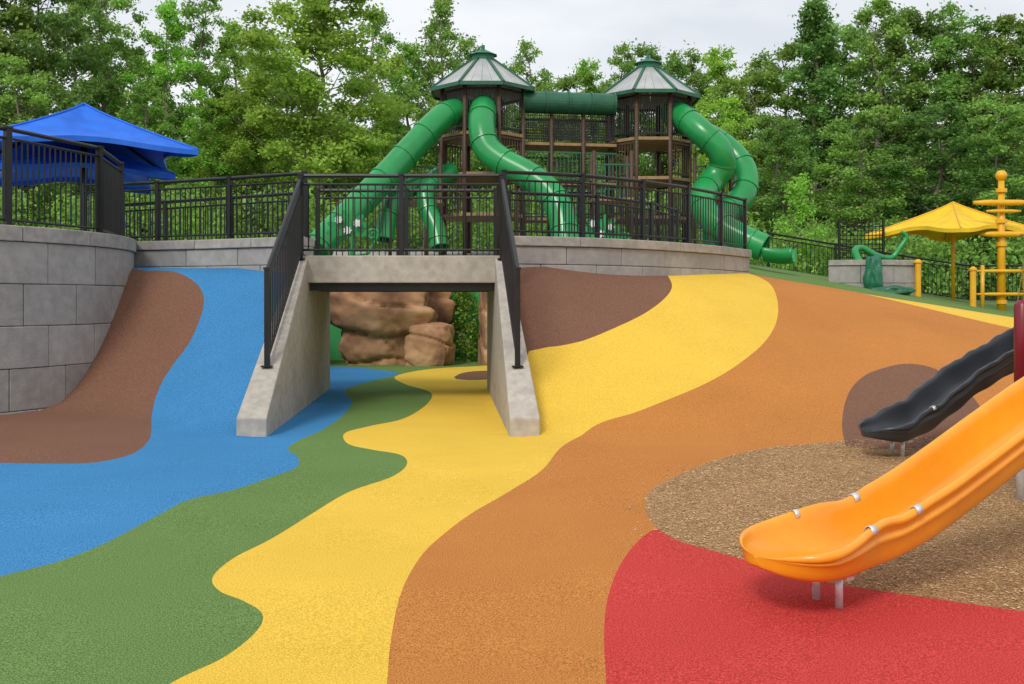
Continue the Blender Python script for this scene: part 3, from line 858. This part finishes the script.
open_slide('orange_slide', Vector((1.72, 5.32, 0)), (.9, .43), .19,
           [(-.6, .255), (-.3, .225), (0, .225), (.25, .25), (.55, .335), (.9, .485), (1.3, .67), (1.83, .90), (2.5, 1.11), (3.25, 1.26)], .25, -.53, 3.25, M_opl,
           'glossy orange plastic slide with rolled sides on short metal legs', [(-.04, -1), (-.0, 1), (.34, -1), (.36, 1)], [(-.06, -.08), (-.06, .09)], .10)
open_slide('charcoal_slide', Vector((3.97, 10.3, 0)), (.9, .43), .2,
           [(-.6, .24), (-.3, .21), (0, .22), (.25, .27), (.6, .43), (1.0, .64), (1.5, .83), (2.0, 1.03), (2.3, 1.18)], .26, -.42, 2.25, M_dpl,
           'dark charcoal plastic slide beside the mulch', [(.25, 1)], [(0, -.07), (0, .07)], .05, wave=.010)

e = empty('play_platform', (5.5, 8.8, 0), label='raised play platform with maroon posts joining two slides', category='play platform')
dk = [(4.09, 8.02), (4.93, 6.25), (7.0, 7.2), (6.8, 11.5), (5.85, 11.3)]
m = MB(); m.prism(dk, 1.17, 1.24); m.obj('deck', M_deck, e, bevel=.01)
for i, (x, y) in enumerate(dk):
    m = MB(); m.tube([(x, y, .7), (x, y, 1.56 if i == 0 else 2.3), (x, y, 1.6 if i == 0 else 2.35)], [.06, .06, .03], 14)
    m.obj('post', M_redp, e, smooth=True)
    m = MB(); m.tube([(x, y, -.05), (x, y, .702)], .045, 12); m.obj('footing', M_galv, e, smooth=True)

# ---------------------------------------------------------------- trees
def leaves_mesh(name, C, size, mat, outward=None, rng=RNG):
    n = len(C)
    nr = rng.normal(size=(n, 3)); nr[:, 2] = np.abs(nr[:, 2]) * .9 + .1
    nr /= np.linalg.norm(nr, axis=1)[:, None]
    t = rng.normal(size=(n, 3)); u = np.cross(nr, t); u /= np.linalg.norm(u, axis=1)[:, None]; w = np.cross(nr, u)
    L = (size * rng.uniform(.7, 1.3, n))[:, None]; Wd = L * rng.uniform(.45, .7, n)[:, None]
    bend = nr * L * .18
    V = np.empty((n, 4, 3)); V[:, 0] = C - u * L; V[:, 1] = C + w * Wd + bend; V[:, 2] = C + u * L; V[:, 3] = C - w * Wd + bend
    me = bpy.data.meshes.new(name); me.vertices.add(4 * n); me.vertices.foreach_set('co', V.ravel())
    me.loops.add(4 * n); me.loops.foreach_set('vertex_index', np.arange(4 * n, dtype=np.int32))
    me.polygons.add(n); me.polygons.foreach_set('loop_start', np.arange(0, 4 * n, 4, dtype=np.int32)); me.polygons.foreach_set('loop_total', np.full(n, 4, np.int32))
    me.materials.append(mat); me.update(); me.validate(); return me

def make_tree(seed, Hh, R, zb, nclump, nleaf, lsize, mat, shape):
    rnd = random.Random(seed); rng = np.random.default_rng(seed)
    m = MB()
    tp = [Vector((0, 0, -.3))]; k = 9
    for i in range(1, k + 1):
        tp.append(Vector((rnd.uniform(-.25, .25), rnd.uniform(-.25, .25), Hh * .93 * i / k)))
    tr = Hh * .011
    m.tube(catmull(tp, 3), [tr * (1.25 - 1.12 * i / (3 * k)) for i in range(3 * k + 1)], 9)
    pts = []
    for c in range(nclump):
        f = (c + rnd.random()) / nclump; z = lerp(zb, Hh, f ** .9)
        if shape == 'round': rr = R * math.sin(math.pi * clamp(.12 + .83 * f)) ** .6
        elif shape == 'cone': rr = R * (1 - f) ** .7 + .15
        else: rr = R * math.sin(math.pi * clamp(.08 + .88 * f)) ** .9
        rr *= rnd.uniform(.7, 1.2)
        a = rnd.uniform(0, 6.283); q = rnd.random() ** .42 * rr
        cc = Vector((q * math.cos(a), q * math.sin(a), z))
        zz = max(zb * .6, z - q * rnd.uniform(.4, .8) - .2)
        i = zz / (Hh * .93) * k; i0 = int(clamp(i, 0, k - 1)); st = tp[i0].lerp(tp[i0 + 1], clamp(i - i0))
        if q > .4:
            mid = st.lerp(cc, .5) + Vector((0, 0, -.12 * q)); r0 = tr * .36 * (1 - .6 * f)
            m.tube([st, mid, cc], [r0, r0 * .6, r0 * .2], 5, caps=False)
        cr = lerp(1.05, .45, f) * R / 3.2 * rnd.uniform(.6, 1.2)
        n = int(nleaf * rnd.uniform(.55, 1.3) * (1.2 - .6 * f))
        g = rng.normal(size=(n, 3)); g /= np.linalg.norm(g, axis=1)[:, None]; g *= (rng.random(n) ** .5)[:, None] * 1.0
        g *= np.array([cr, cr, cr * .55]); g[:, 2] -= .25 * (g[:, 0] ** 2 + g[:, 1] ** 2) / max(cr, .1)
        pts.append(g + np.array(cc))
        for b in range(4):
            aa = rnd.uniform(0, 6.283); ln = cr * rnd.uniform(1.0, 1.8); k2 = max(6, n // 13)
            tt = rng.random(k2)[:, None]
            dirn = np.array([math.cos(aa), math.sin(aa), rnd.uniform(-.4, .7)])
            pts.append(np.array(cc) + dirn * tt * ln + rng.normal(size=(k2, 3)) * .12)
    C = np.concatenate(pts)
    C += rng.normal(size=C.shape) * .12
    crown = leaves_mesh('crown', C, lsize, mat, rng=rng)
    me = bpy.data.meshes.new('trunk'); me.from_pydata(m.v, [], m.f); me.materials.append(M_bark)
    me.polygons.foreach_set('use_smooth', [True] * len(m.f))
    return me, crown, Hh
V = [
    make_tree(1, 15, 3.5, 1.6, 115, 300, .105, M_leafA, 'round'),
    make_tree(2, 15, 2.3, 3.2, 80, 170, .095, M_leafB, 'oval'),
    make_tree(3, 15, 2.8, 2.4, 95, 220, .10, M_leafB, 'round'),
    make_tree(4, 15, 2.1, 4.0, 65, 130, .095, M_leafB, 'oval'),
    make_tree(5, 15, 3.0, 1.6, 100, 240, .105, M_leafC, 'round'),
    make_tree(6, 15, 2.4, 1.0, 95, 220, .10, M_leafC, 'cone'),
    make_tree(7, 15, 2.2, 2.0, 85, 190, .095, M_leafA, 'oval'),
]
LB = ['full fresh green maple at the edge of the wood', 'slender green tree with airy crown', 'medium green broadleaf tree at the wood edge',
      'thin airy tree with sky showing through', 'dark green broadleaf tree', 'dark green pointed tree', 'slender light green tree']
def put_tree(px, topy, D, v, wid=1.0):
    x = (px - 512) * D / 1000; g = H(x, D); ztop = EYE + (300 - topy) * D / 1000
    tm, cm, Hh = V[v]; sc = (ztop - g) / Hh
    e = empty('tree', (x, D, g), label=LB[v], category='tree', group='trees along the edge of the wood')
    e.rotation_euler[2] = random.uniform(0, 6.28); ws = wid * (sc * .6 + .4 * 1.1)
    e.scale = (ws, ws, sc)
    for nm, me in (('trunk', tm), ('crown', cm)):
        o = bpy.data.objects.new(nm, me); o.parent = e; COL.objects.link(o)
trees = [(-70, -40, 44, 4, 1.1), (-15, -60, 46, 2, 1.1), (38, -55, 48, 4, 1.0), (72, -20, 56, 1, 1), (104, -30, 52, 1, 1), (140, 52, 60, 2, 1), (168, 4, 52, 6, .95), (202, -10, 55, 3, .95),
         (234, 24, 53, 6, .9), (262, 46, 60, 2, 1), (322, -26, 46, 0, 1.15), (288, 58, 56, 2, 1), (375, 16, 56, 3, .9), (405, 44, 60, 6, 1), (442, 0, 57, 1, .95), (468, 40, 62, 3, 1), (497, 62, 60, 2, .95), (528, 42, 58, 3, .8),
         (560, 76, 62, 2, 1), (590, 62, 60, 6, .9), (622, 48, 62, 3, 1), (655, 48, 60, 2, .9), (690, 56, 62, 2, 1), (722, 50, 58, 6, 1), (752, 70, 56, 2, 1), (785, 42, 56, 2, 1),
         (815, 2, 54, 5, 1.15), (845, 22, 57, 2, 1), (878, 2, 54, 1, 1.1), (912, 14, 56, 4, 1), (945, 6, 54, 3, 1.1), (975, 26, 53, 2, 1.2), (1008, 18, 52, 1, 1.2), (1060, 10, 50, 2, 1.1), (1110, 10, 50, 4, 1.1),
         (20, 60, 42, 2, .9), (145, 90, 46, 2, .9), (210, 100, 45, 6, .9), (245, 95, 46, 0, .8), (385, 110, 46, 6, .9), (560, 110, 48, 2, 1), (720, 100, 46, 0, .8), (780, 115, 44, 2, .9), (860, 110, 44, 2, 1), (940, 105, 43, 4, 1.2), (1000, 100, 42, 2, 1)]
for t in trees: put_tree(*t)

D = 34; x = (797 - 512) * D / 1000; g = H(x, D)
e = empty('young_tree', (x, D, g), label='small pale green young tree behind the fence', category='tree')
a = make_tree(9, 3.4, .8, .3, 26, 90, .06, M_leafA, 'cone')
for nm, me in (('trunk', a[0]), ('crown', a[1])):
    o = bpy.data.objects.new(nm, me); o.parent = e; COL.objects.link(o)

e = empty('shrub', (-1.15, 26.2, 0), label='bright green leafy shrub beside the boulders', category='shrub')
a = make_tree(12, 2.0, .6, .15, 22, 80, .05, M_leafA, 'round')
for nm, me in (('stem', a[0]), ('foliage', a[1])):
    o = bpy.data.objects.new(nm, me); o.parent = e; COL.objects.link(o)

def mass(name, n_cl, xr, yr, ztop, per, cr, ls, mat, label, kindcat, seed):
    rng = np.random.default_rng(seed); pts = []
    for i in range(n_cl):
        y = rng.uniform(*yr); x = rng.uniform(*xr) * y / yr[1]; g = 3.0 if x < 8 else 1.5
        zt = ztop * (0.78 + .3 * noise.noise(Vector((x * .12, y * .1, seed))))
        z = g + rng.random() ** .8 * zt
        q = rng.normal(size=(per, 3)); q /= np.linalg.norm(q, axis=1)[:, None]; q *= rng.random((per, 1)) ** .5
        pts.append(q * np.array([cr, cr, cr * .7]) + np.array([x, y, z]))
    me = leaves_mesh(name, np.concatenate(pts), ls, mat, rng=rng)
    o = bpy.data.objects.new(name, me); COL.objects.link(o); tag(o, kind='stuff', label=label, category=kindcat)
mass('woodland', 1600, (-56, 58), (64, 80), 12.5, 110, 1.9, .25, M_leafB, 'dense green wood behind the playground', 'woodland', 3)
mass('undergrowth', 1200, (-40, 40), (38, 52), 3.6, 120, 1.0, .10, M_leafB, 'green shrubs and undergrowth below the trees', 'undergrowth', 4)

# ---------------------------------------------------------------- sky and light
w = bpy.data.worlds.new("World"); scene.world = w; w.use_nodes = True
nt = w.node_tree; L = nt.links.new; nt.nodes.clear()
out = nt.nodes.new('ShaderNodeOutputWorld'); bg = nt.nodes.new('ShaderNodeBackground'); L(bg.outputs[0], out.inputs[0])
bg.inputs['Strength'].default_value = .1
sky = nt.nodes.new('ShaderNodeTexSky'); sky.sky_type = 'NISHITA'; sky.sun_disc = False
SE, SR = math.radians(44), math.radians(205)
sky.sun_elevation = SE; sky.sun_rotation = SR; sky.dust_density = 2.5
tc = nt.nodes.new('ShaderNodeTexCoord')
mp = nt.nodes.new('ShaderNodeMapping'); mp.inputs['Scale'].default_value = (1, 1, 3.2); L(tc.outputs['Generated'], mp.inputs[0])
n = nt.nodes.new('ShaderNodeTexNoise'); n.inputs['Scale'].default_value = 3.5; n.inputs['Detail'].default_value = 7; L(mp.outputs[0], n.inputs[0])
r = nt.nodes.new('ShaderNodeMapRange'); r.inputs['From Min'].default_value = .36; r.inputs['From Max'].default_value = .60; r.inputs['To Min'].default_value = .74; r.inputs['To Max'].default_value = 1
L(n.outputs['Fac'], r.inputs['Value'])
mx = nt.nodes.new('ShaderNodeMix'); mx.data_type = 'RGBA'; L(r.outputs[0], mx.inputs[0]); L(sky.outputs[0], mx.inputs[6]); mx.inputs[7].default_value = (9.3, 9.6, 10.0, 1)
L(mx.outputs[2], bg.inputs[0])
sl = bpy.data.lights.new('sun', 'SUN'); sl.energy = 1.95; sl.angle = math.radians(16); sl.color = (1, .96, .90)
so = bpy.data.objects.new('sun', sl); COL.objects.link(so)
dirv = Vector((math.sin(SR) * math.cos(SE), math.cos(SR) * math.cos(SE), math.sin(SE)))
so.rotation_euler = dirv.to_track_quat('Z', 'Y').to_euler()

# ---------------------------------------------------------------- camera
cd = bpy.data.cameras.new('camera'); cam = bpy.data.objects.new('camera', cd); COL.objects.link(cam)
cam.location = (0, 0, EYE); cam.rotation_euler = (math.radians(90), 0, 0)
cd.sensor_width = 36; cd.lens = 36 * 1000 / 1024; cd.shift_y = -42 / 1024
cd.clip_end = 3000
scene.camera = cam
